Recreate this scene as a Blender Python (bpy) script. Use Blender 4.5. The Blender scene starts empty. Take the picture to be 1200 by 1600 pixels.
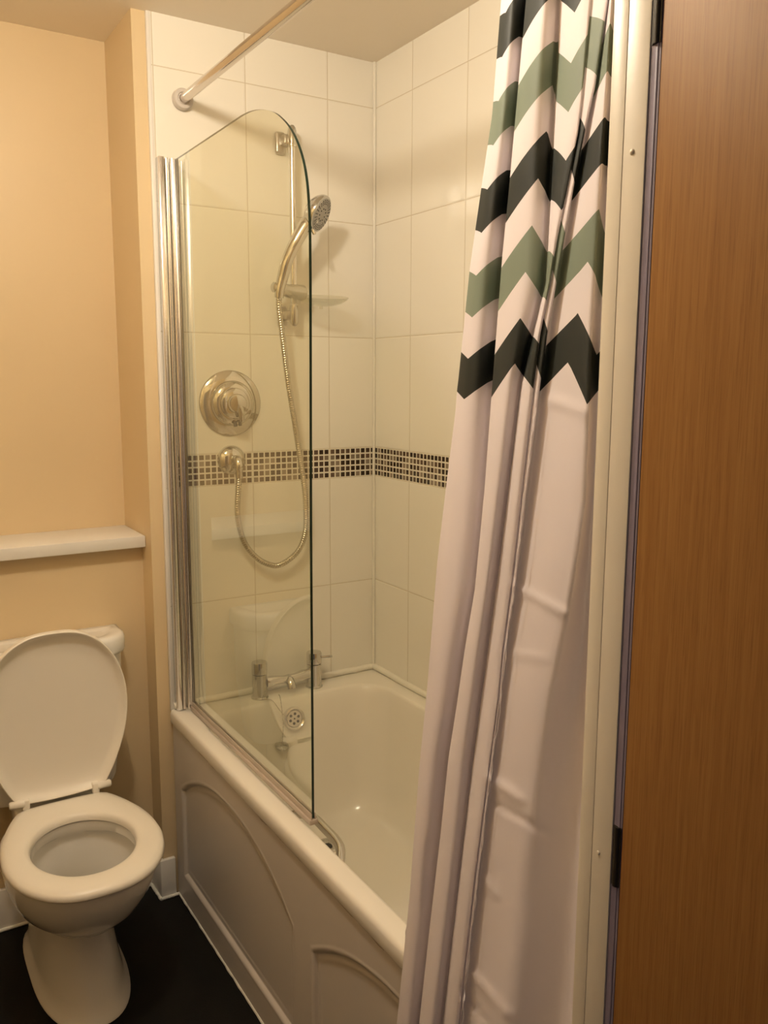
import bpy, bmesh, math, random
from mathutils import Vector, Matrix
random.seed(7)
S = bpy.context.scene
COL = S.collection

# ------------------------------------------------------------------ camera
FPX = 1331.6
CAM = Vector((-1.38315, -2.29414, 1.50017))
YAW, PITCH, ROLL = math.radians(31.8398), math.radians(-8.8085), math.radians(0.2156)
FW = Vector((math.sin(YAW)*math.cos(PITCH), math.cos(YAW)*math.cos(PITCH), math.sin(PITCH)))
_r = Vector((math.cos(YAW), -math.sin(YAW), 0)); _u = _r.cross(FW)
RT = _r*math.cos(ROLL) + _u*math.sin(ROLL)
UP = -_r*math.sin(ROLL) + _u*math.cos(ROLL)
cd = bpy.data.cameras.new('camera'); cam = bpy.data.objects.new('camera', cd); COL.objects.link(cam)
cd.sensor_fit = 'VERTICAL'; cd.sensor_height = 36.0; cd.lens = FPX*36.0/1600.0
cd.clip_start = 0.02
m = Matrix((RT, UP, -FW)).transposed().to_4x4(); m.translation = CAM
cam.matrix_world = m
S.camera = cam

# ------------------------------------------------------------------ world, light, exposure
w = bpy.data.worlds.new('world'); S.world = w; w.use_nodes = True
w.node_tree.nodes['Background'].inputs[0].default_value = (0.64, 0.60, 0.78, 1)
w.node_tree.nodes['Background'].inputs[1].default_value = 0.075
LIGHT_POS = (-1.12, -1.05, 2.34); LIGHT_E = 252.0; LIGHT_C = (1.0, 0.87, 0.69)
S.view_settings.view_transform = 'Standard'; S.view_settings.look = 'None'
S.view_settings.exposure = 0.0; S.view_settings.gamma = 1.0

# ------------------------------------------------------------------ material helpers
def mat(name, col=(.8, .8, .8), rough=.5, metal=0.0, **kw):
    mt = bpy.data.materials.new(name); mt.use_nodes = True
    b = mt.node_tree.nodes['Principled BSDF']
    b.inputs['Base Color'].default_value = (*col, 1)
    b.inputs['Roughness'].default_value = rough
    b.inputs['Metallic'].default_value = metal
    for k, v in kw.items(): b.inputs[k.replace('_', ' ')].default_value = v
    return mt

class NT:
    def __init__(s, mt): s.t = mt.node_tree; s.b = s.t.nodes.get('Principled BSDF')
    def n(s, typ, **kw):
        x = s.t.nodes.new(typ)
        for k, v in kw.items(): setattr(x, k, v)
        return x
    def l(s, a, b): s.t.links.new(a, b)
    def math(s, op, a, b=None, c=None):
        x = s.n('ShaderNodeMath', operation=op)
        for i, v in enumerate((a, b, c)):
            if v is None: continue
            if isinstance(v, (int, float)): x.inputs[i].default_value = v
            else: s.l(v, x.inputs[i])
        return x.outputs[0]
    def mix(s, f, a, b):
        x = s.n('ShaderNodeMix', data_type='RGBA')
        if isinstance(f, (int, float)): x.inputs[0].default_value = f
        else: s.l(f, x.inputs[0])
        for i, v in ((6, a), (7, b)):
            if isinstance(v, tuple): x.inputs[i].default_value = (*v, 1)
            else: s.l(v, x.inputs[i])
        return x.outputs[2]
    def noise(s, scale, detail=2, vec=None, stretch=None):
        tc = s.n('ShaderNodeTexCoord'); v = tc.outputs['Object']
        if stretch:
            mp = s.n('ShaderNodeMapping'); mp.inputs['Scale'].default_value = stretch; s.l(v, mp.inputs[0]); v = mp.outputs[0]
        x = s.n('ShaderNodeTexNoise'); x.inputs['Scale'].default_value = scale; x.inputs['Detail'].default_value = detail
        s.l(v, x.inputs['Vector']); return x.outputs[0]
    def bump(s, h, strength=.2, dist=.002):
        x = s.n('ShaderNodeBump'); x.inputs['Strength'].default_value = strength; x.inputs['Distance'].default_value = dist
        s.l(h, x.inputs['Height']); s.l(x.outputs[0], s.b.inputs['Normal'])

def painted(name, col, rough=.6, var=.04):
    mt = mat(name, col, rough); k = NT(mt)
    n = k.noise(3.0, 4); c2 = tuple(c*(1-var*2) for c in col)
    k.l(k.mix(n, col, c2), k.b.inputs['Base Color'])
    k.bump(k.noise(140, 3), .12, .001); return mt

M_PAINT = painted('cream_paint', (.73, .575, .35), .45)
M_CEIL = painted('ceiling_paint', (.94, .855, .735), .8)
M_TRIM = painted('white_gloss_paint', (.80, .77, .72), .45, .02)
M_JAMB = painted('cream_gloss_paint', (.76, .70, .58), .35, .02)
M_SILI = painted('white_silicone', (.88, .85, .76), .35, .03)
M_CERAM = mat('white_ceramic', (.83, .81, .77), .08, Coat_Weight=.3)
M_PLAST = mat('white_seat_plastic', (.88, .83, .74), .33)
M_BATH = mat('white_bath_acrylic', (.84, .80, .72), .16)
M_CHROME = mat('chrome', (.62, .61, .58), .08, 1.0)
M_CHROME2 = mat('polished_aluminium', (.76, .74, .72), .2, 1.0)
M_HOSE = mat('ribbed_chrome_hose', (.55, .52, .45), .25, 1.0)
M_DARK = mat('dark_rubber', (.03, .03, .03), .5)
M_GREYP = mat('grey_spray_plate', (.42, .41, .38), .35, .3)
M_SEALP = mat('clear_seal_plastic', (.52, .44, .37), .3)

def panel_mat():
    mt = mat('bath_panel_plastic', (.62, .57, .52), .34); k = NT(mt); k.bump(k.noise(90, 2), .05, .001); return mt
M_PANEL = panel_mat()

def tile_mat(name, axis, a, mosaic=True):
    """glazed tiles 250x333 with a five row mosaic band; s runs away from the corner"""
    mt = mat(name, (.88, .84, .74), .1); k = NT(mt)
    tc = k.n('ShaderNodeTexCoord'); sp = k.n('ShaderNodeSeparateXYZ'); k.l(tc.outputs['Object'], sp.inputs[0])
    s_ = k.math('MULTIPLY', sp.outputs[axis], -1.0); z = sp.outputs[2]
    sa = k.math('SUBTRACT', s_, a-.252*4)
    t = k.math('MODULO', sa, .252)
    dv = k.math('MINIMUM', t, k.math('SUBTRACT', .252, t))
    zz = k.math('SUBTRACT', z, .87)
    up = k.math('GREATER_THAN', zz, .378)
    zt = k.math('ADD', zz, .999); zt = k.math('SUBTRACT', zt, k.math('MULTIPLY', up, .09))
    tz = k.math('MODULO', zt, .333); dz = k.math('MINIMUM', tz, k.math('SUBTRACT', .333, tz))
    d = k.math('MINIMUM', dv, dz)
    line = k.math('LESS_THAN', d, .0013)
    # soft shoulder for bump
    sh = k.n('ShaderNodeMapRange'); k.l(d, sh.inputs[0]); sh.inputs[1].default_value = .0008; sh.inputs[2].default_value = .0045
    # mosaic band
    inb = k.math('MULTIPLY', k.math('GREATER_THAN', z, 1.2035), k.math('LESS_THAN', z, 1.2925))
    cu = k.math('DIVIDE', k.math('SUBTRACT', t, .002), .0178); cv = k.math('DIVIDE', k.math('SUBTRACT', z, 1.2035), .0178)
    fu = k.math('FRACT', cu); fv = k.math('FRACT', cv)
    eu = k.math('ABSOLUTE', k.math('SUBTRACT', fu, .5)); ev = k.math('ABSOLUTE', k.math('SUBTRACT', fv, .5))
    chip = k.math('LESS_THAN', k.math('MAXIMUM', eu, ev), .375)
    chip = k.math('MULTIPLY', chip, k.math('GREATER_THAN', t, .0025))
    iu = k.math('ADD', k.math('FLOOR', cu), k.math('MULTIPLY', k.math('FLOOR', k.math('DIVIDE', sa, .252)), 14.0))
    cb = k.n('ShaderNodeCombineXYZ'); k.l(iu, cb.inputs[0]); k.l(k.math('FLOOR', cv), cb.inputs[1])
    wn = k.n('ShaderNodeTexWhiteNoise', noise_dimensions='3D'); k.l(cb.outputs[0], wn.inputs[0])
    cr = k.n('ShaderNodeValToRGB'); cr.color_ramp.interpolation = 'CONSTANT'; k.l(wn.outputs[0], cr.inputs[0])
    cols = [(.035, .018, .011), (.075, .045, .03), (.22, .17, .125), (.045, .024, .015), (.13, .085, .06), (.27, .215, .165)]
    el = cr.color_ramp.elements; el[0].color = (*cols[0], 1); el[1].position = .26; el[1].color = (*cols[1], 1)
    for p, c in zip((.42, .58, .70, .86), cols[2:]):
        e = el.new(p); e.color = (*c, 1)
    base = k.mix(line, (.87, .84, .76), (.66, .60, .48))
    band = k.mix(chip, (.80, .76, .65), cr.outputs[0])
    k.l(k.mix(inb, base, band), k.b.inputs['Base Color'])
    nz = k.noise(5.0, 1)
    hb = k.math('ADD', sh.outputs[0], k.math('MULTIPLY', nz, .9))
    k.bump(hb, .35, .0016)
    return mt
M_TILEB = tile_mat('glazed_tiles_back', 0, .1587)
M_TILER = tile_mat('glazed_tiles_side', 1, .2069)

def floor_mat():
    mt = mat('black_vinyl', (.008, .007, .006), .6, 0.0, Specular_IOR_Level=.2); k = NT(mt)
    k.l(k.mix(k.noise(9, 6), (.002, .002, .002), (.009, .008, .006)), k.b.inputs['Base Color'])
    k.bump(k.noise(220, 2), .25, .001); return mt
M_FLOOR = floor_mat()

def wood_mat():
    mt = mat('oak_veneer', (.4, .2, .07), .46, 0.0, Specular_IOR_Level=.13, Specular_Tint=(1.0, .78, .5, 1)); k = NT(mt)
    fine = k.noise(1.0, 3, stretch=(300, 300, 5)); broad = k.noise(1.0, 2, stretch=(22, 22, .7)); por = k.noise(1.0, 2, stretch=(900, 900, 22))
    c = k.mix(fine, (.19, .086, .024), (.36, .190, .062))
    c = k.mix(k.math('MULTIPLY', broad, .55), c, (.23, .095, .028))
    pm = k.n('ShaderNodeMapRange'); k.l(por, pm.inputs[0]); pm.inputs[1].default_value = .36; pm.inputs[2].default_value = .46; pm.inputs[3].default_value = .35; pm.inputs[4].default_value = 0
    c = k.mix(pm.outputs[0], c, (.16, .065, .02))
    k.l(c, k.b.inputs['Base Color']); k.bump(fine, .12, .0006); return mt
M_WOOD = wood_mat()

def glass_mat(name, tint, boost, haze=0.0):
    mt = bpy.data.materials.new(name); mt.use_nodes = True; k = NT(mt)
    k.t.nodes.remove(k.b); out = k.t.nodes['Material Output']
    tr = k.n('ShaderNodeBsdfTransparent'); tr.inputs[0].default_value = (*tint, 1)
    gl = k.n('ShaderNodeBsdfGlossy'); gl.inputs['Roughness'].default_value = .0; gl.inputs[0].default_value = (.95, .97, .95, 1)
    fr = k.n('ShaderNodeFresnel'); fr.inputs[0].default_value = 1.5
    ge = k.n('ShaderNodeNewGeometry')
    front = k.math('SUBTRACT', 1.0, ge.outputs['Backfacing'])
    fac = k.math('MINIMUM', k.math('MULTIPLY', k.math('MULTIPLY', fr.outputs[0], front), boost), .9)
    mx = k.n('ShaderNodeMixShader'); k.l(fac, mx.inputs[0]); k.l(tr.outputs[0], mx.inputs[1]); k.l(gl.outputs[0], mx.inputs[2])
    res = mx.outputs[0]
    if haze:
        df = k.n('ShaderNodeBsdfDiffuse'); df.inputs[0].default_value = (.8, .76, .68, 1)
        m2 = k.n('ShaderNodeMixShader'); m2.inputs[0].default_value = haze; k.l(res, m2.inputs[1]); k.l(df.outputs[0], m2.inputs[2]); res = m2.outputs[0]
    k.l(res, out.inputs[0]); return mt
M_GLASS = glass_mat('clear_glass', (.955, .96, .90), 1.75)
M_GEDGE = mat('green_glass_edge', (.006, .022, .014), .12)
M_DISH = glass_mat('clear_plastic', (.93, .93, .90), 1.2, .10)

def curtain_mat():
    mt = mat('chevron_fabric', (.8, .8, .8), .62); k = NT(mt)
    uv = k.n('ShaderNodeUVMap'); sp = k.n('ShaderNodeSeparateXYZ'); k.l(uv.outputs[0], sp.inputs[0])
    ph, z = sp.outputs[0], sp.outputs[1]
    tri = k.math('SUBTRACT', 1.0, k.math('ABSOLUTE', k.math('SUBTRACT', k.math('FLOORED_MODULO', ph, 2.0), 1.0)))
    e = k.math('ADD', k.math('MULTIPLY', tri, .047), 1.474)
    n = k.math('DIVIDE', k.math('SUBTRACT', z, e), .0555)
    idx = k.math('FLOORED_MODULO', k.math('FLOOR', n), 4.0)
    pos = k.math('GREATER_THAN', n, 0.0)
    dark = k.math('MULTIPLY', pos, k.math('LESS_THAN', idx, .5))
    green = k.math('MULTIPLY', pos, k.math('COMPARE', idx, 2.0, .1))
    c = k.mix(green, (.785, .73, .775), (.19, .235, .185))
    c = k.mix(dark, c, (.014, .019, .017))
    k.l(c, k.b.inputs['Base Color'])
    wv = k.noise(1500, 1); k.bump(wv, .08, .0004)
    k.b.inputs['Sheen Weight'].default_value = .0
    tl = k.n('ShaderNodeBsdfTranslucent'); k.l(c, tl.inputs[0])
    mx = k.n('ShaderNodeMixShader'); mx.inputs[0].default_value = .22
    out = k.t.nodes['Material Output']
    k.l(k.b.outputs[0], mx.inputs[1]); k.l(tl.outputs[0], mx.inputs[2]); k.l(mx.outputs[0], out.inputs[0])
    return mt
M_CURT = curtain_mat()

# ------------------------------------------------------------------ mesh helpers
class MB:
    def __init__(s): s.v = []; s.f = []; s.m = []; s.uv = None
    def add(s, vs, fs, mi=0):
        o = len(s.v); s.v += [Vector(v) for v in vs]; s.f += [tuple(i+o for i in f) for f in fs]; s.m += [mi]*len(fs)
    def box(s, x0, x1, y0, y1, z0, z1, b=0.0, mi=0, seg=2):
        bm = bmesh.new(); bmesh.ops.create_cube(bm, size=1)
        for v in bm.verts: v.co = Vector(((x0+x1)/2+v.co.x*(x1-x0), (y0+y1)/2+v.co.y*(y1-y0), (z0+z1)/2+v.co.z*(z1-z0)))
        if b: bmesh.ops.bevel(bm, geom=bm.edges[:], offset=b, segments=seg, affect='EDGES', profile=.5)
        bm.verts.index_update(); s.add([v.co.copy() for v in bm.verts], [[v.index for v in f.verts] for f in bm.faces], mi); bm.free()
    def rings(s, rings, closed=True, cap0=True, cap1=True, mi=0):
        n = len(rings[0]); vs = [p for r in rings for p in r]; fs = []
        for i in range(len(rings)-1):
            for j in range(n if closed else n-1):
                k = (j+1) % n; fs.append((i*n+j, i*n+k, (i+1)*n+k, (i+1)*n+j))
        if cap0: fs.append(tuple(reversed(range(n))))
        if cap1: fs.append(tuple((len(rings)-1)*n+j for j in range(n)))
        s.add(vs, fs, mi)
    def tube(s, pts, rad, seg=16, cap=True, mi=0):
        pts = [Vector(p) for p in pts]; n = len(pts)
        rad = rad if isinstance(rad, (list, tuple)) else [rad]*n
        T = [(pts[min(i+1, n-1)]-pts[max(i-1, 0)]).normalized() for i in range(n)]
        a = Vector((0, 0, 1)) if abs(T[0].z) < .9 else Vector((1, 0, 0))
        N = (a-T[0]*a.dot(T[0])).normalized(); rs = []
        for i in range(n):
            N = (N-T[i]*N.dot(T[i])).normalized(); B = T[i].cross(N)
            rs.append([pts[i]+(N*math.cos(q)+B*math.sin(q))*rad[i] for q in [2*math.pi*j/seg for j in range(seg)]])
        s.rings(rs, True, cap, cap, mi)
    def lathe(s, prof, origin, axis, seg=48, mi=0):
        """prof: (radius, height along axis)"""
        ax = Vector(axis).normalized(); o = Vector(origin)
        a = Vector((0, 0, 1)) if abs(ax.z) < .9 else Vector((1, 0, 0))
        N = (a-ax*a.dot(ax)).normalized(); B = ax.cross(N)
        rs = [[o+ax*h+(N*math.cos(q)+B*math.sin(q))*max(r, 1e-5) for q in [2*math.pi*j/seg for j in range(seg)]] for r, h in prof]
        s.rings(rs, True, True, True, mi)
    def build(s, name, mats, parent=None, smooth=True, origin=None, fix=True, sub=0, angle=40):
        me = bpy.data.meshes.new(name); o = bpy.data.objects.new(name, me); COL.objects.link(o)
        if parent is not None: org = parent.get('_o'); org = Vector(org)
        elif origin is not None: org = Vector(origin)
        else: org = Vector((0, 0, 0))
        me.from_pydata([v-org for v in s.v], [], s.f); me.update()
        for mt in (mats if isinstance(mats, (list, tuple)) else [mats]): me.materials.append(mt)
        for p, i in zip(me.polygons, s.m): p.material_index = i
        if s.uv:
            ul = me.uv_layers.new(name='UVMap')
            for lp in me.loops: ul.data[lp.index].uv = s.uv[lp.vertex_index]
        if fix:
            bm = bmesh.new(); bm.from_mesh(me); bmesh.ops.recalc_face_normals(bm, faces=bm.faces[:]); bm.to_mesh(me); bm.free()
        if smooth:
            me.polygons.foreach_set('use_smooth', [True]*len(me.polygons))
            try: me.set_sharp_from_angle(angle=math.radians(angle))
            except Exception: pass
        if sub:
            md = o.modifiers.new('smooth', 'SUBSURF'); md.levels = sub; md.render_levels = sub
        if parent is not None:
            par = parent['_p'] if isinstance(parent, dict) else parent
            o.parent = par; me['_'] = 0
            o.location = (0, 0, 0)
        else: o.location = org
        o['_o'] = tuple(org)
        return o

def thing(name, label, cat, loc, group=None):
    o = bpy.data.objects.new(name, None); COL.objects.link(o); o.location = loc; o['_o'] = tuple(loc)
    o.empty_display_size = .05
    o['label'] = label; o['category'] = cat
    if group: o['group'] = group
    return o
def tag(o, label, cat, group=None):
    o['label'] = label; o['category'] = cat
    if group: o['group'] = group
    return o
def struct(o): o['kind'] = 'structure'; return o
def catmull(P, n, closed=False):
    P = [Vector(p) for p in P]; out = []; L = len(P)
    rng = range(L) if closed else range(L-1)
    for i in rng:
        if closed: a, b, c, d = P[(i-1) % L], P[i], P[(i+1) % L], P[(i+2) % L]
        else: a, b, c, d = P[max(i-1, 0)], P[i], P[i+1], P[min(i+2, L-1)]
        for j in range(n):
            t = j/n; out.append(.5*((2*b)+(c-a)*t+(2*a-5*b+4*c-d)*t*t+(3*b-a-3*c+d)*t**3))
    if not closed: out.append(P[-1])
    return out
def lerp(a, b, t): return a+(b-a)*t
def pw(x, xs, ys):
    if x <= xs[0]: return ys[0]+(x-xs[0])*(ys[1]-ys[0])/(xs[1]-xs[0])
    for i in range(len(xs)-1):
        if x <= xs[i+1] or i == len(xs)-2: return ys[i]+(x-xs[i])*(ys[i+1]-ys[i])/(xs[i+1]-xs[i])

# ------------------------------------------------------------------ the room
CEIL = 2.419; XL = -1.78; XP = -.712; YB = .26; YF = -1.70; YJ = -1.737
TE = -.668          # where the tiling ends on the shower wall
def slab(name, x0, x1, y0, y1, z0, z1, mt, b=0.0):
    q = MB(); q.box(x0, x1, y0, y1, z0, z1, b); return struct(q.build(name, mt, smooth=bool(b)))
slab('floor', XL-.1, .12, -3.2, YB+.1, -.06, 0, M_FLOOR)
slab('ceiling', XL-.1, .12, -1.8, YB+.1, CEIL, CEIL+.06, M_CEIL)
slab('wall_shower', XP, .12, 0, YB+.1, 0, CEIL, M_PAINT)
slab('wall_shower_tiling', TE, 0, -.008, .0, .50, CEIL, M_TILEB)
slab('wall_right', 0, .1, YF, .0, 0, CEIL, M_TILER)
slab('wall_niche', XL, XP, YB, YB+.1, 0, CEIL, M_PAINT)
slab('wall_left', XL-.1, XL, YF-.06, YB+.1, 0, CEIL, M_PAINT)
slab('wall_boxing', XL, XP, .088, YB, 0, 1.034, M_PAINT)
q = MB(); q.box(XL, -1.50, YJ, YF, 0, CEIL); q.box(-.752, .1, YJ, YF, 0, CEIL); q.box(-1.50, -.752, YJ, YF, 2.03, CEIL)
struct(q.build('wall_front', M_PAINT, smooth=False))
# skirting with a rounded top edge
q = MB(); q.box(XP-.013, TE-.012, -.014, .0, 0, .118, .003); struct(q.build('baseboard_pier', M_TRIM))
q = MB(); q.box(XP-.014, XP, -.012, .088, 0, .116, .003); struct(q.build('baseboard_pier_side', M_TRIM))
q = MB(); q.box(XL, XP-.013, .073, .088, 0, .118, .003); struct(q.build('baseboard_niche', M_TRIM))
q = MB()
for a, b in (((XP-.016, -.018, .004), (TE-.008, -.018, .004)), ((XP-.016, -.018, .004), (XP-.018, .07, .004)), ((XP-.016, .070, .004), (XL, .070, .004))):
    n = 24; q.tube([Vector(a).lerp(Vector(b), i/n)+Vector((random.uniform(-.0008, .0008), random.uniform(-.0008, .0008), 0)) for i in range(n+1)], .0048, 8)
n = 90; q.tube([(-.672+.0012*math.sin(i*1.7)*random.random(), -.014-(1.66*i/n), .003) for i in range(n+1)], .0045, 8)
struct(q.build('trim_1', M_SILI))
# tile edge trim, corner sealant, ceiling joint, bath sealant
q = MB(); q.box(TE-.009, TE+.001, -.0105, .001, .565, CEIL, .002); struct(q.build('trim_2', M_TRIM))
q = MB(); q.tube([(-.004, -.012, .565), (-.004, -.012, CEIL)], .0048, 10); struct(q.build('trim_3', M_SILI))
q = MB(); n = 60
q.tube([(TE+(.66)*i/n, -.0105, .5785+.0007*math.sin(i*.9)) for i in range(n+1)], .0098, 12)
q.tube([(-.003, -.010-1.685*i/n, .5785+.0007*math.sin(i*.7)) for i in range(n+1)], .0098, 12)
struct(q.build('trim_4', M_SILI))

# door lining with stop bead
q = MB()
q.box(-.765, -.752, YJ, YF-.001, 0, 2.03, .0015); q.box(-.7655, -.764, -1.711, YF+.0068, 0, 2.02, .0004)
q.box(-1.513, -1.50, YJ, YF, 0, 2.03, .0015) if False else q.box(-1.50, -1.487, YJ, YF, 0, 2.03, .0015)
q.box(-1.487, -.765, YJ, YF, 2.017, 2.03, .0015)
q.lathe([(.0, 0), (.0028, .0001), (.002, .001), (.0, .0014)], (-.7652, -1.722, 1.705), (-1, 0, 0), 12)
q.lathe([(.0, 0), (.0022, .0001), (.0016, .0008), (.0, .001)], (-.7652, -1.720, 1.02), (-1, 0, 0), 12)
struct(q.build('trim_5', M_JAMB))
for b in (YF+.001,):
    q = MB(); q.box(-.7648, -.70, YF-.0005, YF+.006, 0, 2.09, .0005)
    struct(q.build('trim_6', M_JAMB))

# the open door, hinged on the right jamb
dr = thing('door', '', '', (-.752, YJ, 0)); del dr['label']; del dr['category']; dr.name = 'door_1'; dr['kind'] = 'structure'
M_STRIP = mat('intumescent_strip', (.085, .075, .115), .45)
def strip_m():
    k = NT(M_STRIP); k.l(k.mix(k.noise(1, 3, stretch=(500, 500, 6)), (.13, .105, .14), (.30, .26, .36)), k.b.inputs['Base Color'])
strip_m()
YD = -1.7488
q = MB(); q.box(-.7638, -.722, -2.53, YD, .008, 1.985, .0012); q.build('leaf', M_WOOD, dr)
q = MB(); q.box(-.7635, -.752, YD+.0005, YJ-.0005, .0, 1.99); q.box(-.7642, -.760, YD+.003, YD+.006, .0, 1.99, .0008); q.build('edge_seal', M_STRIP, dr)
for z, hh in ((1.84, .05), (1.027, .032), (.25, .05)):
    q = MB(); q.box(-.7644, -.7630, YD+.001, YJ-.001, z-hh, z+hh, 0); q.tube([(-.7625, (YD+YJ)/2, z-hh), (-.7625, (YD+YJ)/2, z+hh)], .0042, 12)
    h = q.build('hinge', mat('dark_hinge_steel', (.035, .03, .022), .45, .6), dr)

# shelf on top of the boxing
q = MB(); q.box(XL, XP-.001, .05, YB+.0, 1.035, 1.067, .002)
tag(q.build('shelf', M_TRIM, origin=(-1.2, .05, 1.035)), 'white painted ledge shelf running above the toilet cistern', 'shelf')

# ------------------------------------------------------------------ bath
BZ = .57
def rrect(x0, x1, y0, y1, r, z, n=10):
    out = []
    for cx_, cy_, a0 in ((x1-r, y1-r, 0), (x0+r, y1-r, 90), (x0+r, y0+r, 180), (x1-r, y0+r, 270)):
        for i in range(n+1):
            a = math.radians(a0+90*i/n); out.append(Vector((cx_+r*math.cos(a), cy_+r*math.sin(a), z)))
    return out
bath = thing('bathtub', 'white built-in bathtub with moulded arched side panel and chrome grip', 'bathtub', (-.34, -.85, 0))
q = MB(); L0, L1 = -1.696, -.009
R = [rrect(-.664, -.003, L0, L1, .004, BZ-.040), rrect(-.677, -.002, L0, L1, .005, BZ-.040), rrect(-.680, -.002, L0, L1, .006, BZ-.034), rrect(-.680, -.002, L0, L1, .006, BZ-.010),
     rrect(-.677, -.002, L0, L1, .006, BZ-.003), rrect(-.671, -.002, L0, L1, .006, BZ),
     rrect(-.640, -.050, -1.60, -.094, .105, BZ), rrect(-.634, -.055, -1.595, -.100, .102, BZ-.002), rrect(-.629, -.060, -1.59, -.106, .100, BZ-.009),
     rrect(-.624, -.064, -1.58, -.112, .098, BZ-.03), rrect(-.612, -.076, -1.54, -.128, .098, .48), rrect(-.594, -.092, -1.46, -.148, .10, .37),
     rrect(-.572, -.112, -1.38, -.168, .105, .27), rrect(-.552, -.132, -1.33, -.185, .11, .222), rrect(-.525, -.158, -1.28, -.210, .11, .199),
     rrect(-.48, -.20, -1.2, -.25, .09, .190), rrect(-.40, -.28, -.9, -.4, .05, .187)]
q.rings(R, True, False, True)
q.build('tub', M_BATH, bath, angle=60)
# moulded front panel: a sheet with two sunken arched fields
def arch_top(y, c):
    t = abs(y-c)/.36
    return .352+.112*(1-min(t, 1)**2.35)
def field(y, z):
    """distance inside the sunken field (negative outside)"""
    best = -1
    for c in (-.43, -1.24):
        dx = .36-abs(y-c); dzb = z-.088; dzt = arch_top(y, c)-z
        slope = .112*2.35*(min(abs(y-c)/.36, 1)**1.35)/.36
        dzt = dzt/math.sqrt(1+slope*slope)
        best = max(best, min(dx, dzb, dzt))
    return best
q = MB(); ys = []; y = -.009
NY, NZ = 560, 190
yy = [-.010-1.684*i/NY for i in range(NY+1)]; zz = [.003+.529*i/NZ for i in range(NZ+1)]
vs = []
for a in yy:
    for b in zz:
        d = field(a, b)
        t = max(0, min(1, (d+.001)/.0085)); s = t*t*(3-2*t)
        rim = math.exp(-((d+.004)/.0032)**2)*.0010
        ins = math.exp(-((d-.021)/.004)**2)*.0012
        vs.append((-.669-rim+.0088*s-ins, a, b))
fs = []
for i in range(NY):
    for j in range(NZ):
        k0 = i*(NZ+1)+j; fs.append((k0, k0+1, k0+NZ+2, k0+NZ+1))
q.add(vs, fs)
pn = q.build('side_panel', M_PANEL, bath, fix=False, angle=80)
md = pn.modifiers.new('thickness', 'SOLIDIFY'); md.thickness = .004; md.offset = -1
# grubby sealant line under the lip
q = MB(); n = 260
q.tube([(-.6705, -.02-1.66*i/n, BZ-.043+.0022*math.sin(i*.31)*math.sin(i*.083)-.0014*random.random()) for i in range(n+1)], [.0024+.0016*abs(math.sin(i*.21)*math.sin(i*.047)) for i in range(n+1)], 6)
q.build('lip_sealant', painted('grubby_sealant', (.46, .39, .31), .6, .2), bath)
# grip
q = MB()
q.tube(catmull([(-.634, -.630, .498), (-.612, -.636, .512), (-.590, -.655, .524), (-.574, -.69, .528), (-.568, -.74, .522), (-.566, -.80, .512), (-.582, -.834, .500), (-.600, -.850, .489), (-.634, -.856, .472)], 8), .0105, 16)
q.lathe([(0, 0), (.017, 0), (.016, .006), (.009, .008)], (-.627, -.632, .499), (1, 0, .1), 24)
q.lathe([(0, 0), (.017, 0), (.016, .006), (.009, .008)], (-.624, -.856, .474), (1, 0, .1), 24)
q.build('grip_handle', M_CHROME, bath)
# waste in the tub floor
q = MB(); q.lathe([(.0, .0), (.015, .0), (.021, .004), (.034, .0055), (.037, .003), (.037, -.001)], (-.330, -.300, .1895), (0, 0, 1), 40)
wst = q.build('waste', M_CHROME, bath)
q = MB(); q.lathe([(.0, .0002), (.0135, .0002), (.0135, .0012), (0, .0012)], (-.330, -.300, .1895), (0, 0, 1), 32); q.build('drain_hole', M_DARK, wst)
# overflow rose with holes, chain and plug
oc = Vector((-.345, -.124, .512)); on = Vector((0, -.97, .24)).normalized()
q = MB(); q.lathe([(.0, .003), (.023, .003), (.0245, .006), (.029, .0095), (.033, .008), (.0345, .001), (.0345, -.006)], oc, on, 40)
ov = q.build('overflow_rose', M_CHROME2, bath)
q = MB(); t1 = Vector((1, 0, 0)); t2 = on.cross(t1)
for i in range(7):
    c = oc if i == 6 else oc+t1*.014*math.cos(i*math.pi/3+.3)+t2*.014*math.sin(i*math.pi/3+.3)
    if i == 6: q.lathe([(0, .0032), (.0025, .0032), (.002, .005), (0, .0052)], c, on, 12)
    else: q.lathe([(0, .0031), (.0042, .0031), (.0042, .0036), (0, .0036)], c, on, 14)
q.build('overflow_holes', M_DARK, ov)
plug = thing('bath_plug', 'chrome bath plug hanging on its thin chain below the mixer', 'plug', (-.395, -.138, .45))
q = MB(); q.lathe([(0, -.004), (.019, -.004), (.021, -.001), (.021, .003), (.018, .005), (.004, .006), (.0035, .013), (0, .014)], (-.395, -.142, .445), (.10, -.30, .95), 30); q.build('stopper', M_CHROME, plug)
def chain(pts, nm):
    P = catmull(pts, 24); q = MB(); q.tube(P, [.0011+.0005*math.sin(i*1.6) for i in range(len(P))], 6); return q.build(nm, M_HOSE, plug)
chain([(-.394, -.146, .459), (-.388, -.140, .51), (-.382, -.112, .572), (-.375, -.085, .579)], 'chain')
chain([(-.372, -.132, .520), (-.39, -.118, .548), (-.405, -.101, .573), (-.425, -.085, .574), (-.43, -.062, .573)], 'chain')

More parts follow.
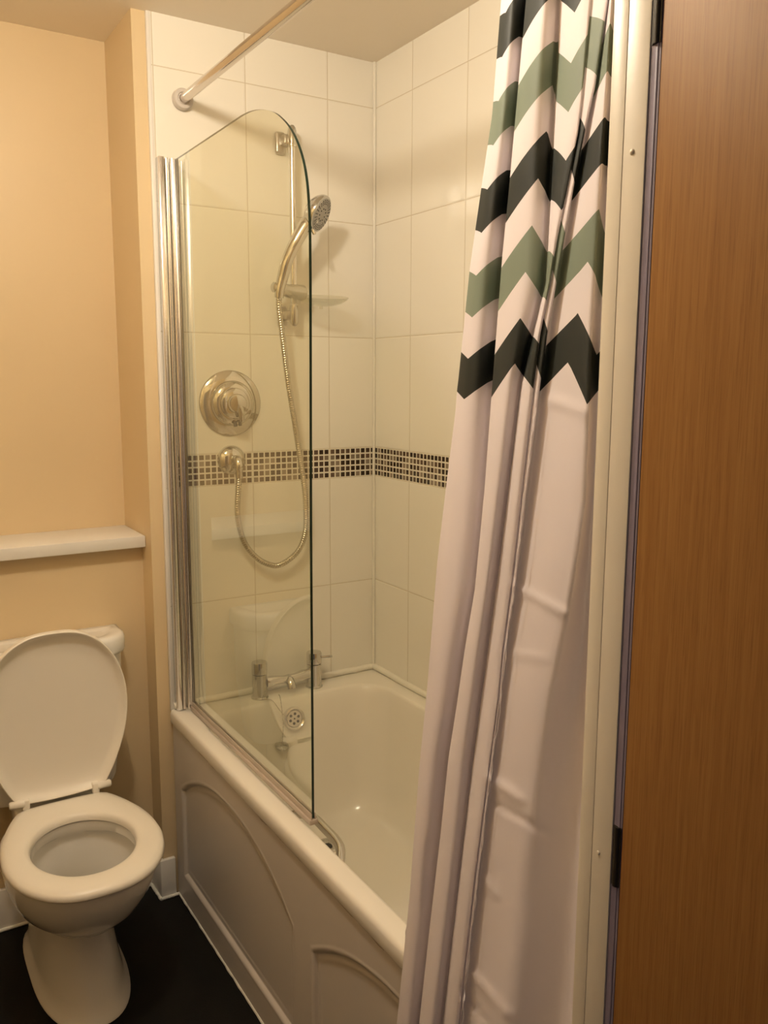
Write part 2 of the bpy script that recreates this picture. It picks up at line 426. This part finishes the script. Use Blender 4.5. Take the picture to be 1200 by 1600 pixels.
# ------------------------------------------------------------------ bath mixer
mx_ = thing('bath_mixer_tap', 'chrome two pillar bath mixer tap standing on the tub deck', 'tap', (-.333, -.056, BZ))
for i, x in enumerate((-.423, -.243)):
    q = MB(); y = -.056
    q.lathe([(0, 0), (.0255, 0), (.0255, .003), (.0225, .006), (.0225, .072), (.0215, .073)], (x, y, BZ), (0, 0, 1), 40)
    pl = q.build('pillar', M_CHROME, mx_)
    q = MB(); q.lathe([(.0, .0745), (.022, .0745), (.0232, .0755), (.0232, .106), (.0215, .110), (0, .1105)], (x, y, BZ), (0, 0, 1), 40)
    hd = q.build('tap_handle', M_CHROME, mx_)
    dx = (1 if i else -.3); dy = -.22 if i else 1
    d = Vector((.93, -.36, .02)).normalized() if i else Vector((-.1, .99, .0)).normalized()
    L = .032 if i else .008
    q = MB(); c = Vector((x, y, BZ+.092)); q.tube([c+d*.018, c+d*(.022+L), c+d*(.024+L)], [.0036, .0042, .003], 14); q.build('lever_pin', M_CHROME, hd)
q = MB()
ax = Vector((1, -.0, 0)); 
q.tube([(-.402, -.058, .615), (-.385, -.060, .615), (-.355, -.062, .614), (-.333, -.064, .613), (-.310, -.062, .614), (-.285, -.060, .615), (-.262, -.058, .615)], [.0165, .0165, .0125, .0135, .0125, .0165, .0165], 24)
q.tube([(-.333, -.058, .615), (-.333, -.074, .609), (-.333, -.084, .600), (-.333, -.088, .590)], [.0145, .0140, .0130, .0125], 20)
q.build('bridge_spout', M_CHROME, mx_)

# ------------------------------------------------------------------ shower fittings
va = thing('shower_valve', 'large round chrome shower valve on the tiled wall', 'shower valve', (-.476, -.008, 1.434))
c = (-.476, -.008, 1.434)
q = MB(); q.lathe([(0, 0), (.0915, 0), (.0915, .004), (.088, .008), (.066, .012), (.062, .013), (0, .013)], c, (0, -1, 0), 64); q.build('wall_plate', M_CHROME, va)
q = MB(); q.lathe([(.062, .012), (.063, .022), (.058, .031), (.046, .036), (.043, .036), (.041, .042), (.034, .046), (0, .047)], c, (0, -1, 0), 56); q.build('control_ring', M_CHROME, va)
q = MB(); q.lathe([(.027, .045), (.0265, .058), (.023, .064), (.010, .067), (0, .0672)], c, (0, -1, 0), 40)
q.tube([(-.476, -.062, 1.436), (-.470, -.068, 1.420), (-.466, -.068, 1.400), (-.464, -.064, 1.385)], [.010, .010, .0085, .006], 16); q.build('lever', M_CHROME, va)
q = MB(); q.lathe([(.0, 0), (.005, 0), (.006, .014), (0, .015)], (-.477, -.045, 1.384), (0, -.3, -1), 12); q.lathe([(.0, 0), (.004, 0), (.005, .013), (0, .014)], (-.464, -.047, 1.385), (0, -.3, -1), 12); q.build('temperature_stop', M_DARK, va)

el = thing('shower_hose_outlet', 'small round chrome hose outlet elbow below the shower valve', 'hose outlet', (-.478, -.008, 1.273))
c = (-.476, -.008, 1.273)
q = MB(); q.lathe([(0, 0), (.0425, 0), (.0425, .003), (.039, .010), (.030, .017), (.018, .022), (0, .024)], c, (0, -1, 0), 48); q.build('flange', M_CHROME, el)
q = MB(); q.tube(catmull([(-.474, -.024, 1.276), (-.472, -.044, 1.276), (-.472, -.053, 1.262), (-.472, -.054, 1.243), (-.472, -.054, 1.226)], 6), [.013]*8+[.0125]*8+[.0105]*9, 20); q.build('elbow', M_CHROME, el)

ra = thing('shower_riser_rail', 'vertical chrome shower rail with sliding holder on the tiled wall', 'shower rail', (-.295, -.008, 1.65))
rx, ry = -.294, -.052
q = MB(); q.tube([(rx, ry, 1.66), (rx, ry, 2.185)], .0095, 24); q.build('rail_tube', M_CHROME2, ra)
for z0, z1, nm in ((2.135, 2.192, 'top_cap'), (1.650, 1.708, 'bottom_cap')):
    up = 1 if z0 > 2 else -1; zc = z0 if up > 0 else z1; L = z1-z0
    q = MB(); q.lathe([(0, 0), (.0118, 0), (.0122, .004), (.0122, L-.016), (.0105, L-.007), (.006, L-.001), (0, L)], (rx, ry, zc), (0, 0, up), 28); cp = q.build(nm, M_CHROME, ra)
    q = MB(); zb = 2.150 if up > 0 else 1.677
    q.box(rx-.034, rx-.004, -.022, -.008, zb-.030, zb+.030, .007, seg=4); q.box(rx-.022, rx+.004, ry+.002, -.014, zb-.010, zb+.018, .005, seg=3)
    q.build('wall_bracket', mat('satin_chrome', (.55, .53, .50), .28, 1), ra)
q = MB(); q.tube([(rx-.058, ry-.036, 1.748), (rx-.052, ry-.032, 1.748), (rx-.022, ry-.010, 1.746), (rx+.006, ry-.003, 1.745), (rx+.028, ry, 1.744), (rx+.034, ry, 1.744), (rx+.038, ry, 1.744)], [.012, .0160, .0185, .0215, .0215, .018, .010], 28)
sl = q.build('slider', mat('grey_chrome_plastic', (.58, .56, .51), .25, .9), ra)
q = MB(); q.lathe([(0, 0), (.013, 0), (.014, .003), (.014, .010), (.010, .013), (0, .0135)], (rx-.072, ry-.040, 1.750), (-1, -.1, .05), 24)
q.build('holder_knob', M_CHROME, sl)

hs = thing('handheld_shower', 'chrome handheld shower head with long ribbed hose looping down', 'shower head', (-.335, -.085, 1.735))
H = catmull([(-.362, -.098, 1.722), (-.360, -.100, 1.745), (-.352, -.104, 1.778), (-.345, -.112, 1.812), (-.331, -.119, 1.850), (-.313, -.126, 1.884), (-.294, -.131, 1.915), (-.276, -.134, 1.936)], 5)
hr = [lerp(.0125, .0165, min(i/12, 1)) if i < 20 else lerp(.0165, .022, (i-20)/16) for i in range(len(H))]
q = MB(); q.tube(H, hr, 24); q.build('handle', M_CHROME, hs)
hn = Vector((.58, -.70, -.42)).normalized(); hc = Vector((-.262, -.134, 1.952)); HS = 1.12
q = MB(); q.lathe([(0, -.030), (.014, -.029), (.030, -.022), (.043, -.010), (.050, .002), (.0515, .010), (.050, .0145), (.046, .016), (0, .016)], hc, hn, 56); hd = q.build('head', M_CHROME, hs)
q = MB(); q.lathe([(0, .0162), (.0455, .0162), (.0445, .0178), (0, .0186)], hc, hn, 48); fp = q.build('spray_plate', M_GREYP, hd)
t1 = hn.orthogonal().normalized(); t2 = hn.cross(t1); q = MB()
for k in range(24):
    for rr_ in (.040, .035, .030):
        a = 2*math.pi*k/24; c = hc+(t1*math.cos(a)+t2*math.sin(a))*rr_
        q.lathe([(0, .0178), (.0014, .0178), (.001, .0192), (0, .0193)], c, hn, 6)
for k in range(9):
    a = 2*math.pi*k/9; c = hc+(t1*math.cos(a)+t2*math.sin(a))*.0165
    q.lathe([(0, .018), (.0021, .018), (.0018, .0194), (0, .0195)], c, hn, 8)
nz = q.build('nozzles', M_DARK, hd); nz['kind'] = 'stuff'
q = MB(); c = hc-t1*0
q.lathe([(0, .0), (.006, 0), (.005, .012), (0, .013)], hc+Vector((-.018, -.012, -.050)), (.3, -.3, -1), 12); q.build('spray_selector', M_CHROME, hd)
HP = catmull([(-.362, -.098, 1.724), (-.361, -.096, 1.69), (-.350, -.090, 1.625), (-.330, -.080, 1.50), (-.309, -.070, 1.40), (-.291, -.058, 1.322), (-.269, -.055, 1.189), (-.263, -.052, 1.10), (-.268, -.050, 1.04), (-.292, -.046, .992), (-.344, -.042, .960), (-.385, -.042, .967), (-.425, -.043, .995), (-.460, -.046, 1.045), (-.478, -.050, 1.12), (-.475, -.054, 1.20), (-.472, -.054, 1.232)], 30)
# resample evenly, one rib every 7 mm
L = [0]
for a, b in zip(HP, HP[1:]): L.append(L[-1]+(b-a).length)
N = int(L[-1]/.00165); pts = []; j = 0
for i in range(N+1):
    s = L[-1]*i/N
    while j < len(L)-2 and L[j+1] < s: j += 1
    pts.append(HP[j].lerp(HP[j+1], (s-L[j])/max(1e-9, L[j+1]-L[j])))
q = MB(); q.tube(pts, [.0078+(.0009 if (i % 4) < 2 else -.0007) for i in range(len(pts))], 12)
q.build('hose', M_HOSE, hs, angle=70)

# soap dish, clear plastic, on the rail
q = MB(); dc = Vector((-.222, -.085, 1.722)); rs = []
for sx, sz in ((.02, -.016), (.4, -.014), (.72, -.007), (.93, .003), (1, .010), (.985, .0112), (.90, .004), (.70, -.004), (.4, -.011), (.02, -.013)):
    rs.append([dc+Vector((.083*sx*math.cos(a), .052*sx*math.sin(a), sz)) for a in [2*math.pi*i/48 for i in range(48)]])
q.rings(rs); q.box(-.312, -.284, -.078, -.0635, 1.712, 1.732, .003) 
q.tube([(-.225, -.085, 1.706), (-.225, -.085, 1.699)], .005, 10)
tag(q.build('soap_dish', M_DISH, origin=(-.222, -.085, 1.70)), 'clear plastic soap dish clipped low on the shower rail', 'soap dish')

# ------------------------------------------------------------------ glass bath screen
sc = thing('bath_screen', 'hinged clear glass bath screen with chrome profile standing on the tub rim', 'shower screen', (-.64, -.02, BZ))
GX = -.622
out = [(-.036, .585), (-.789, .585), (-.792, 1.2), (-.797, 1.50), (-.800, 1.70)]
out += [(p.x, p.y) for p in catmull([(-.800, 1.73, 0), (-.799, 1.80, 0), (-.789, 1.873, 0), (-.764, 1.930, 0), (-.722, 1.979, 0), (-.667, 2.017, 0), (-.620, 2.037, 0), (-.573, 2.050, 0), (-.530, 2.057, 0), (-.488, 2.060, 0)], 5)]
out += [(-.339, 2.060), (-.036, 2.060)]
q = MB(); n = len(out)
A = [(GX-.0028, y, z) for y, z in out]; B = [(GX+.0028, y, z) for y, z in out]
q.add(A+B, [tuple(range(n)), tuple(n+i for i in reversed(range(n)))], 0)
q.add(A+B, [(i, (i+1) % n, n+(i+1) % n, n+i) for i in range(n)], 1)
gp = q.build('glass_pane', [M_GLASS, M_GEDGE], sc, smooth=False, fix=False)
bm = bmesh.new(); bm.from_mesh(gp.data); bmesh.ops.remove_doubles(bm, verts=bm.verts[:], dist=1e-5); bmesh.ops.recalc_face_normals(bm, faces=bm.faces[:]); bm.to_mesh(gp.data); bm.free()
q = MB(); zt = 2.066
# wall channel: a three sided aluminium section
q.box(-.665, -.6625, -.034, -.009, BZ+.002, zt, .0006); q.box(-.6640, -.638, -.012, -.009, BZ+.002, zt, .0004); q.box(-.6640, -.651, -.0365, -.0335, BZ+.002, zt, .001)
q.box(-.6405, -.638, -.030, -.009, BZ+.002, zt, .0005)
q.build('wall_profile', M_CHROME2, sc)
q = MB(); q.tube([(-.6435, -.030, BZ+.003), (-.6435, -.030, zt-.004)], .0062, 20); q.tube([(-.6295, -.033, BZ+.003), (-.6295, -.033, zt-.003)], .0062, 20); q.box(-.6295, -.615, -.046, -.030, BZ+.012, zt-.004, .0025)
q.build('pivot_profile', M_CHROME2, sc)
q = MB(); q.box(-.6250, -.6180, -.048, -.0455, BZ+.014, zt-.006, 0); q.build('glazing_gasket', M_DARK, sc)
q = MB(); q.box(GX-.0105, GX+.0105, -.794, -.046, BZ+.001, BZ+.013, .003); q.box(GX-.0058, GX-.0034, -.792, -.046, BZ+.011, BZ+.026, .0008); q.box(GX+.0034, GX+.0058, -.792, -.046, BZ+.011, BZ+.026, .0008)
q.build('bottom_seal', M_SEALP, sc)

# ------------------------------------------------------------------ curtain rod
rd = thing('shower_curtain_rod', 'straight chrome shower curtain rod spanning the bath below the ceiling', 'curtain rod', (-.59, -.85, 2.22))
q = MB(); q.tube([(-.590, -.010, 2.219), (-.590, -1.697, 2.213)], .0125, 28); q.build('rod', mat('brushed_chrome', (.68, .63, .58), .16, 1.0), rd)
for y, d, z in ((-.0085, -1, 2.219), (-1.699, 1, 2.213)):
    q = MB(); q.lathe([(0, 0), (.026, 0), (.027, .003), (.0265, .014), (.0235, .018), (.0165, .019), (.0140, .016), (0, .016)], (-.590, y, z), (0, d, 0), 40); q.build('end_cup', mat('grey_plastic', (.62, .57, .52), .35), rd)

# ------------------------------------------------------------------ shower curtain
def xplane(z): return -.600-.125*(2.2-z)/1.63
def at(px, py, off):
    d = FW+RT*((px-600)/FPX)-UP*((py-800)/FPX); z = 1.7
    for _ in range(8):
        x = xplane(z)+off; t = (x-CAM.x)/d.x; z = CAM.z+t*d.z
    return CAM+d*t
RR = [-190, 0, 200, 400, 600, 800, 1000, 1200, 1400, 1600, 1780]
def line(ys, xs): return lambda r: pw(r, ys, xs)
fA = line([0, 180, 280, 420, 590, 610, 640, 760, 880, 1080, 1200, 1400, 1600], [783, 769, 754, 734, 716.5, 714, 712, 697, 683, 667, 655, 640, 620])
fB = line([0, 300, 400, 633, 767, 921, 1017, 1100, 1183, 1308, 1462, 1600], [822, 795, 785, 767, 757, 742, 726, 714, 701, 688, 670, 655])
fC = line([0, 240, 320, 440, 600, 900, 1200, 1600], [876, 864, 860, 853, 815, 778, 738, 692])
fS = line([0, 156, 206, 300, 370, 443, 521, 600, 767, 912, 1017, 1092, 1204, 1367, 1508, 1600], [923, 909, 903, 885, 871, 859, 844, 834, 815, 799, 785, 778, 763, 742, 726, 717])
fT = line([0, 134, 213, 294, 375, 450, 521, 600, 767, 912, 1017, 1200, 1600], [950, 930, 912, 896, 881, 868, 855, 844, 823, 806, 790, 768, 720])
fR = line([0, 500, 779, 960, 1100, 1250, 1400, 1600], [956, 925, 915, 888, 858, 835, 815, 795])
fJ = line([0, 500, 1000, 1600], [961, 937, 914, 900])
pkB = line([0, 218, 290, 362, 432, 504, 572, 700], [884, 853, 840, 830, 820, 812, 803, 788])
vC = line([0, 95, 172, 249, 318, 400, 600, 900], [898, 891, 887, 884, 878, 869, 852, 820])
pkR = line([0, 250, 326, 400, 477, 551, 700], [996, 951, 936, 922, 906, 891, 862])
cols = [  # (pixel column at row, sideways fold offset, chevron phase at (row, px))
    (lambda r: fA(r)+22, .060, lambda r, p: -.9), (lambda r: fA(r)+5, .034, lambda r, p: -.5), (lambda r: fA(r), .012, lambda r, p: -.22),
    (lambda r: lerp(fA(r), fB(r), .22), -.004, lambda r, p: 0), (lambda r: lerp(fA(r), fB(r), .52), -.004, lambda r, p: .25), (lambda r: lerp(fA(r), fB(r), .84), .010, lambda r, p: .48),
    (lambda r: fB(r)+4, .030, lambda r, p: .60), (lambda r: fB(r)+9, .034, lambda r, p: 1.3), (lambda r: fB(r)+3, .004, lambda r, p: 1.9), (lambda r: fB(r)-.2, -.012, lambda r, p: 2.08)]
def phB(r, p):
    k, v = pkB(r), vC(r)
    if p <= k: return 2.1+.9*(p-fB(r))/max(6, k-fB(r))
    return 3+(p-k)/max(10, v-k)
def phS(r, p):
    k, v = pkB(r), vC(r)
    if p < v: return max(3.0, 4-(v-p)/max(36, v-k))
    return 4+(p-v)/48
for f_, o_ in ((.25, -.022), (.55, -.024), (.85, -.012)):
    cols.append((lambda r, f_=f_: lerp(fB(r), fC(r), f_), o_, phB))
cols += [(lambda r: fC(r)-1, .002, phB), (lambda r: fC(r)+1, -.010, phS)]
for f_, o_ in ((.3, -.020), (.7, -.024)):
    cols.append((lambda r, f_=f_: lerp(fC(r), fS(r), f_), o_, phS))
cols += [(lambda r: fS(r), -.022, phS), (lambda r: fS(r)+.8, -.0195, lambda r, p: 5.05), (lambda r: lerp(fS(r), fT(r), .5), -.0205, lambda r, p: 5.2), (lambda r: fT(r), -.019, lambda r, p: 5.38),
         (lambda r: fT(r)+.8, -.006, lambda r, p: 6.27)]
def phR(r, p):
    k = pkR(r)
    if p < k: return max(6.1, 6.25+.75*(p-fT(r))/max(30, k-fT(r)))
    return 7+(p-k)/42
for f_, o_ in ((.25, -.014), (.6, -.024), (1.0, -.028)):
    cols.append((lambda r, f_=f_: lerp(fT(r), fR(r), f_), o_, phR))
cols += [(lambda r: lerp(fR(r), fJ(r)+6, .4), -.004, phR), (lambda r: lerp(fR(r), fJ(r)+6, .8), .012, phR), (lambda r: fJ(r)+14, .004, phR), (lambda r: fJ(r)+34, -.004, phR)]
SUB = 4; NR = 300
creases = [  # start px, end px, height, width: soft pulls in the cloth
    ((798, 912), (887, 962), .0080, 9), ((760, 1212), (812, 1250), .010, 12), ((762, 1248), (850, 1300), -.007, 7), ((748, 1360), (775, 1400), .006, 9),
    ((728, 1508), (790, 1585), .009, 11), ((720, 1540), (760, 1600), -.008, 9), ((786, 1016), (850, 1030), .004, 12), ((845, 620), (930, 650), .005, 16), ((706, 1180), (690, 1300), .004, 9), ((672, 1300), (662, 1420), -.004, 9),
    ((921, 779), (888, 958), .010, 8)]
def crease(px, py):
    s = 0
    for (a, b, h, w_) in creases:
        ax_, ay = a; bx_, by = b; dx, dy = bx_-ax_, by-ay; L2 = dx*dx+dy*dy
        t = max(0, min(1, ((px-ax_)*dx+(py-ay)*dy)/L2)); d = math.hypot(px-ax_-t*dx, py-ay-t*dy)
        s += .75*h*(1-.5*t)*min(1, .15+t*5)*math.exp(-(d/(w_*.62))**2)
    return s
verts = []; uvs = []; W_ = 0
for i in range(NR+1):
    r = lerp(-185, 1790, i/NR); raw = []
    for f, o_, ph in cols:
        p = f(r); wob = .0025*math.sin(r*.013+p*.05)
        raw.append(Vector((p, o_+wob, 0))); raw[-1].z = ph(r, p)
    xs = []
    for a in range(len(raw)-1):
        p0, p1, p2, p3 = raw[max(a-1, 0)], raw[a], raw[a+1], raw[min(a+2, len(raw)-1)]
        for j in range(SUB):
            t = j/SUB
            off = .5*((2*p1.y)+(p2.y-p0.y)*t+(2*p0.y-5*p1.y+4*p2.y-p3.y)*t*t+(3*p1.y-p0.y-3*p2.y+p3.y)*t**3)
            xs.append((lerp(p1.x, p2.x, t), off, lerp(p1.z, p2.z, t)))
    xs.append(tuple(raw[-1])); W_ = len(xs)
    for (p, o_, ph) in xs:
        v = at(p, r, o_-crease(p, r)); 
        lim = lerp(-.688, -.60, max(0, min(1, (v.z-.62)/.35)))
        if v.z < .97 and v.x > lim: v.x = lim
        v.y = max(v.y, -1.692)
        verts.append(v); uvs.append((ph, v.z))
q = MB(); q.add(verts, [(i*W_+j, i*W_+j+1, (i+1)*W_+j+1, (i+1)*W_+j) for i in range(NR) for j in range(W_-1)]); q.uv = uvs
cu = q.build('shower_curtain', M_CURT, origin=(-.65, -1.45, .3), fix=False, angle=180)
tag(cu, 'white fabric shower curtain with green and charcoal chevron bands hanging outside the bath', 'shower curtain')
# stitched side hem
P = [at(fS(r)+5, r, -.0265-crease(fS(r)+5, r)) for r in range(-180, 1780, 8)]
q = MB()
for i, v in enumerate(P): v.x += .002 if v.z > 1.4 else 0
hem = None
ST = [v+Vector((.0015*math.sin(i*.9)*0, .0012*math.sin(i*.53)+.0008*math.sin(i*1.7), 0)) for i, v in enumerate(P) if v.z < 1.47]
q.tube(ST, [.0005+.0008*max(0, math.sin(i*.47)*math.sin(i*1.13)) for i in range(len(ST))], 6)
q.build('hem_seam', mat('hem_thread', (.86, .81, .84), .7), cu)

# ------------------------------------------------------------------ toilet
TX = -1.0
to = thing('toilet', 'white close-coupled toilet with raised lid in front of the boxed wall', 'toilet', (TX, -.2, 0))
def egg(hw, yb, yf, z, e=2.2, eb=2.6, yc=None, n=64, cx=TX):
    yc = yc if yc is not None else yb-(yb-yf)*.48; o = []
    for i in range(n):
        a = 2*math.pi*i/n; c, s = math.cos(a), math.sin(a)
        ex = e if s < 0 else eb
        r = (abs(c)**ex+abs(s)**ex)**(-1/ex)
        o.append(Vector((cx+hw*c*r, yc+(yb-yc if s > 0 else yc-yf)*s*r, z)))
    return o
q = MB()
E_ = [egg(.108, .05, -.425, .0, 2.4, 4), egg(.112, .052, -.432, .003, 2.4, 4), egg(.111, .05, -.430, .010, 2.4, 4), egg(.103, .045, -.420, .017, 2.4, 4), egg(.096, .04, -.408, .05, 2.4, 4),
      egg(.088, .03, -.392, .10, 2.4, 4), egg(.082, .02, -.378, .15, 2.4, 4), egg(.079, .01, -.372, .19, 2.3, 4), egg(.081, .0, -.376, .215, 2.3, 3.5), egg(.096, .0, -.402, .228, 2.2, 3),
      egg(.124, -.01, -.444, .245, 2.1, 2.6), egg(.150, -.03, -.484, .280, 2.1, 2.4), egg(.164, -.05, -.514, .320, 2.1, 2.4), egg(.171, -.07, -.537, .360, 2.1, 2.4), egg(.174, -.08, -.547, .392, 2.1, 2.4), egg(.173, -.08, -.546, .402, 2.1, 2.4), egg(.168, -.083, -.540, .406, 2.1, 2.4),
      egg(.124, -.195, -.488, .406, 2.0, 2.0, -.342), egg(.119, -.200, -.484, .402, 2.0, 2.0, -.342), egg(.119, -.200, -.484, .380, 2, 2, -.342), egg(.134, -.187, -.498, .368, 2, 2, -.342), egg(.133, -.188, -.497, .345, 2, 2, -.342),
      egg(.122, -.19, -.478, .30, 2, 2, -.335), egg(.100, -.18, -.44, .25, 2, 2, -.315), egg(.068, -.155, -.37, .200, 2, 2, -.27), egg(.052, -.15, -.32, .175, 2, 2, -.235)]
q.rings(E_, True, True, True)
# rear deck that carries the cistern
q.box(TX-.105, TX+.105, -.07, .075, .285, .402, .018, seg=3); q.box(TX-.07, TX+.07, -.0, .075, .0, .30, .02, seg=3)
q.build('pan', M_CERAM, to, angle=50)
q = MB(); q.rings([egg(.100, -.205, -.452, .268, 2, 2, -.335), egg(.001, -.33, -.335, .2682, 2, 2, -.3325)], True, False, True)
if True:
    q = MB(); q.rings([egg(.0705, -.16, -.375, .205, 2, 2, -.27), egg(.001, -.27, -.272, .205, 2, 2, -.271)], True, False, True); wm = mat('toilet_water', (.55, .50, .40), .02); q.build('water', wm, to)
# seat outline in polar form about the hole centre
def dense(pts): return catmull([(a, b, 0) for a, b in pts], 12, closed=True)
half = [(.0, -.562), (.060, -.555), (.112, -.524), (.152, -.468), (.174, -.398), (.178, -.330), (.170, -.262), (.151, -.197), (.128, -.142), (.104, -.108), (.05, -.100), (0, -.099)]
OUT = dense(half+[(-a, b) for a, b in reversed(half[1:-1])])
SC = Vector((0, -.345, 0))
def polar(poly, c, n=96):
    res = []
    for i in range(n):
        a = 2*math.pi*i/n; d = Vector((math.cos(a), math.sin(a), 0)); best = None
        for j in range(len(poly)):
            p, r_ = poly[j]-c, poly[(j+1) % len(poly)]-c; e = r_-p
            den = d.x*e.y-d.y*e.x
            if abs(den) < 1e-12: continue
            t = (p.x*e.y-p.y*e.x)/den; u = (p.x*d.y-p.y*d.x)/den
            if t > 0 and -1e-6 <= u <= 1+1e-6: best = t if best is None else max(best, t)
        res.append(c+d*best)
    return res
PO = polar(OUT, SC); PI_ = [SC+Vector((.116*math.cos(2*math.pi*i/96), (.142 if i > 48 else .140)*math.sin(2*math.pi*i/96), 0)) for i in range(96)]
q = MB(); prof = [(1, .0, .409), (1.0, .004, .407), (.0, .0, .0)]
secs = []
for t, z in ((0, .408), (.0, .414), (.025, .421), (.09, .4265), (.22, .4295), (.5, .430), (.78, .4285), (.93, .4245), (.985, .4185), (1.0, .411), (.97, .4075), (.8, .4075), (.2, .4075)):
    secs.append([Vector((TX, 0, z))+PI_[i].lerp(PO[i], t) for i in range(96)])
secs.append(secs[0]); q.rings(secs, True, False, False); st = q.build('seat', M_PLAST, to, angle=180)
# lid, standing up
hy, hz = -.092, .424; an = math.radians(90.5)
def stand(p, h):   # p in seat plane, h height above its underside
    d = -(p.y-hy)*.955; return Vector((TX+p.x, hy-math.cos(an)*d*-1*0+(-h)*-1*0 - (h*-1)*0, hz)) + Vector((0, math.cos(an)*d*-1*-1, math.sin(an)*d)) + Vector((0, 1, 0))*h
q = MB(); secs = []
cen = Vector((0, -.33, 0))
for s, h in ((.0, .012), (.70, .011), (.86, .008), (.925, .002), (.955, -.007), (.975, -.0125), (.986, -.0135), (.996, -.012), (1.0, -.006), (1.0, .004), (.985, .012), (.9, .017), (.0, .020)):
    secs.append([stand(cen+(p-cen)*max(s, .002), h) for p in PO])
q.rings(secs, True, True, True); q.build('lid', M_PLAST, to, angle=35)
for sx in (-1, 1):
    q = MB(); q.box(TX+sx*.086-.009, TX+sx*.086+.009, -.110, -.080, .420, .449, .004, seg=3)
    q.tube([(TX+sx*.090, -.104, .440), (TX+sx*.122, -.104, .440), (TX+sx*.1255, -.104, .440)], [.0098, .0098, .007], 20)
    q.build('hinge', M_PLAST, to)
q = MB(); ci = []
def dee(hw, yb, yf, z, r=.07, bul=.02, n=10):
    pts = [Vector((TX+hw, yb, z))]
    for i in range(n+1):
        a = math.radians(0-90*i/n); pts.append(Vector((TX+hw-r+r*math.cos(a), yf+r+r*math.sin(a)*1.0, z)))
    m_ = pts[1:]
    pts += [Vector((TX+(hw-r)*t, yf-bul*(1-t*t), z)) for t in (.6, .2, -.2, -.6)]
    pts += [Vector((2*TX-p.x, p.y, z)) for p in reversed(m_)]+[Vector((TX-hw, yb, z))]
    return pts
q.rings([dee(.165, .084, -0.025, .402, .05, .008), dee(.170, .084, -0.030, .42, .05, .01), dee(.192, .084, -0.040, .60, .06, .012), dee(.196, .084, -0.042, .775, .06, .012)], True, True, True)
cb = q.build('cistern', M_CERAM, to, angle=50)
q = MB(); q.rings([dee(.200, .085, -0.046, .765, .07, .014), dee(.206, .086, -0.052, .768, .075, .014), dee(.2075, .086, -0.054, .775, .075, .014), dee(.2075, .086, -0.054, .806, .075, .014), dee(.204, .085, -0.050, .8145, .072, .014), dee(.196, .080, -0.042, .818, .066, .013),
                   dee(.170, .055, -0.025, .8185, .05, .010), dee(.165, .050, -0.020, .8155, .048, .009), dee(.150, .040, -0.020, .8150, .04, .008)], True, True, True)
q.build('cistern_lid', M_CERAM, cb, angle=50)

# ------------------------------------------------------------------ ceiling lamp
la = thing('ceiling_lamp', 'round opal ceiling lamp mounted above the toilet side of the room', 'ceiling lamp', (LIGHT_POS[0], LIGHT_POS[1], CEIL-.08))
q = MB(); q.lathe([(0, 0), (.075, 0), (.075, .018), (.062, .024), (0, .024)], (LIGHT_POS[0], LIGHT_POS[1], CEIL-.0005), (0, 0, -1), 40); q.build('base', M_TRIM, la)
em = bpy.data.materials.new('lit_opal_glass'); em.use_nodes = True; k = NT(em); k.t.nodes.remove(k.b)
e = k.n('ShaderNodeEmission'); e.inputs[0].default_value = (*LIGHT_C, 1); e.inputs[1].default_value = LIGHT_E; k.l(e.outputs[0], k.t.nodes['Material Output'].inputs[0])
q = MB(); r_ = .058; q.lathe([(r_*math.sin(math.radians(a)), -r_*math.cos(math.radians(a))) for a in range(0, 151, 10)], LIGHT_POS, (0, 0, 1), 32); q.build('globe', em, la)

for o in bpy.data.objects:
    if '_o' in o: del o['_o']
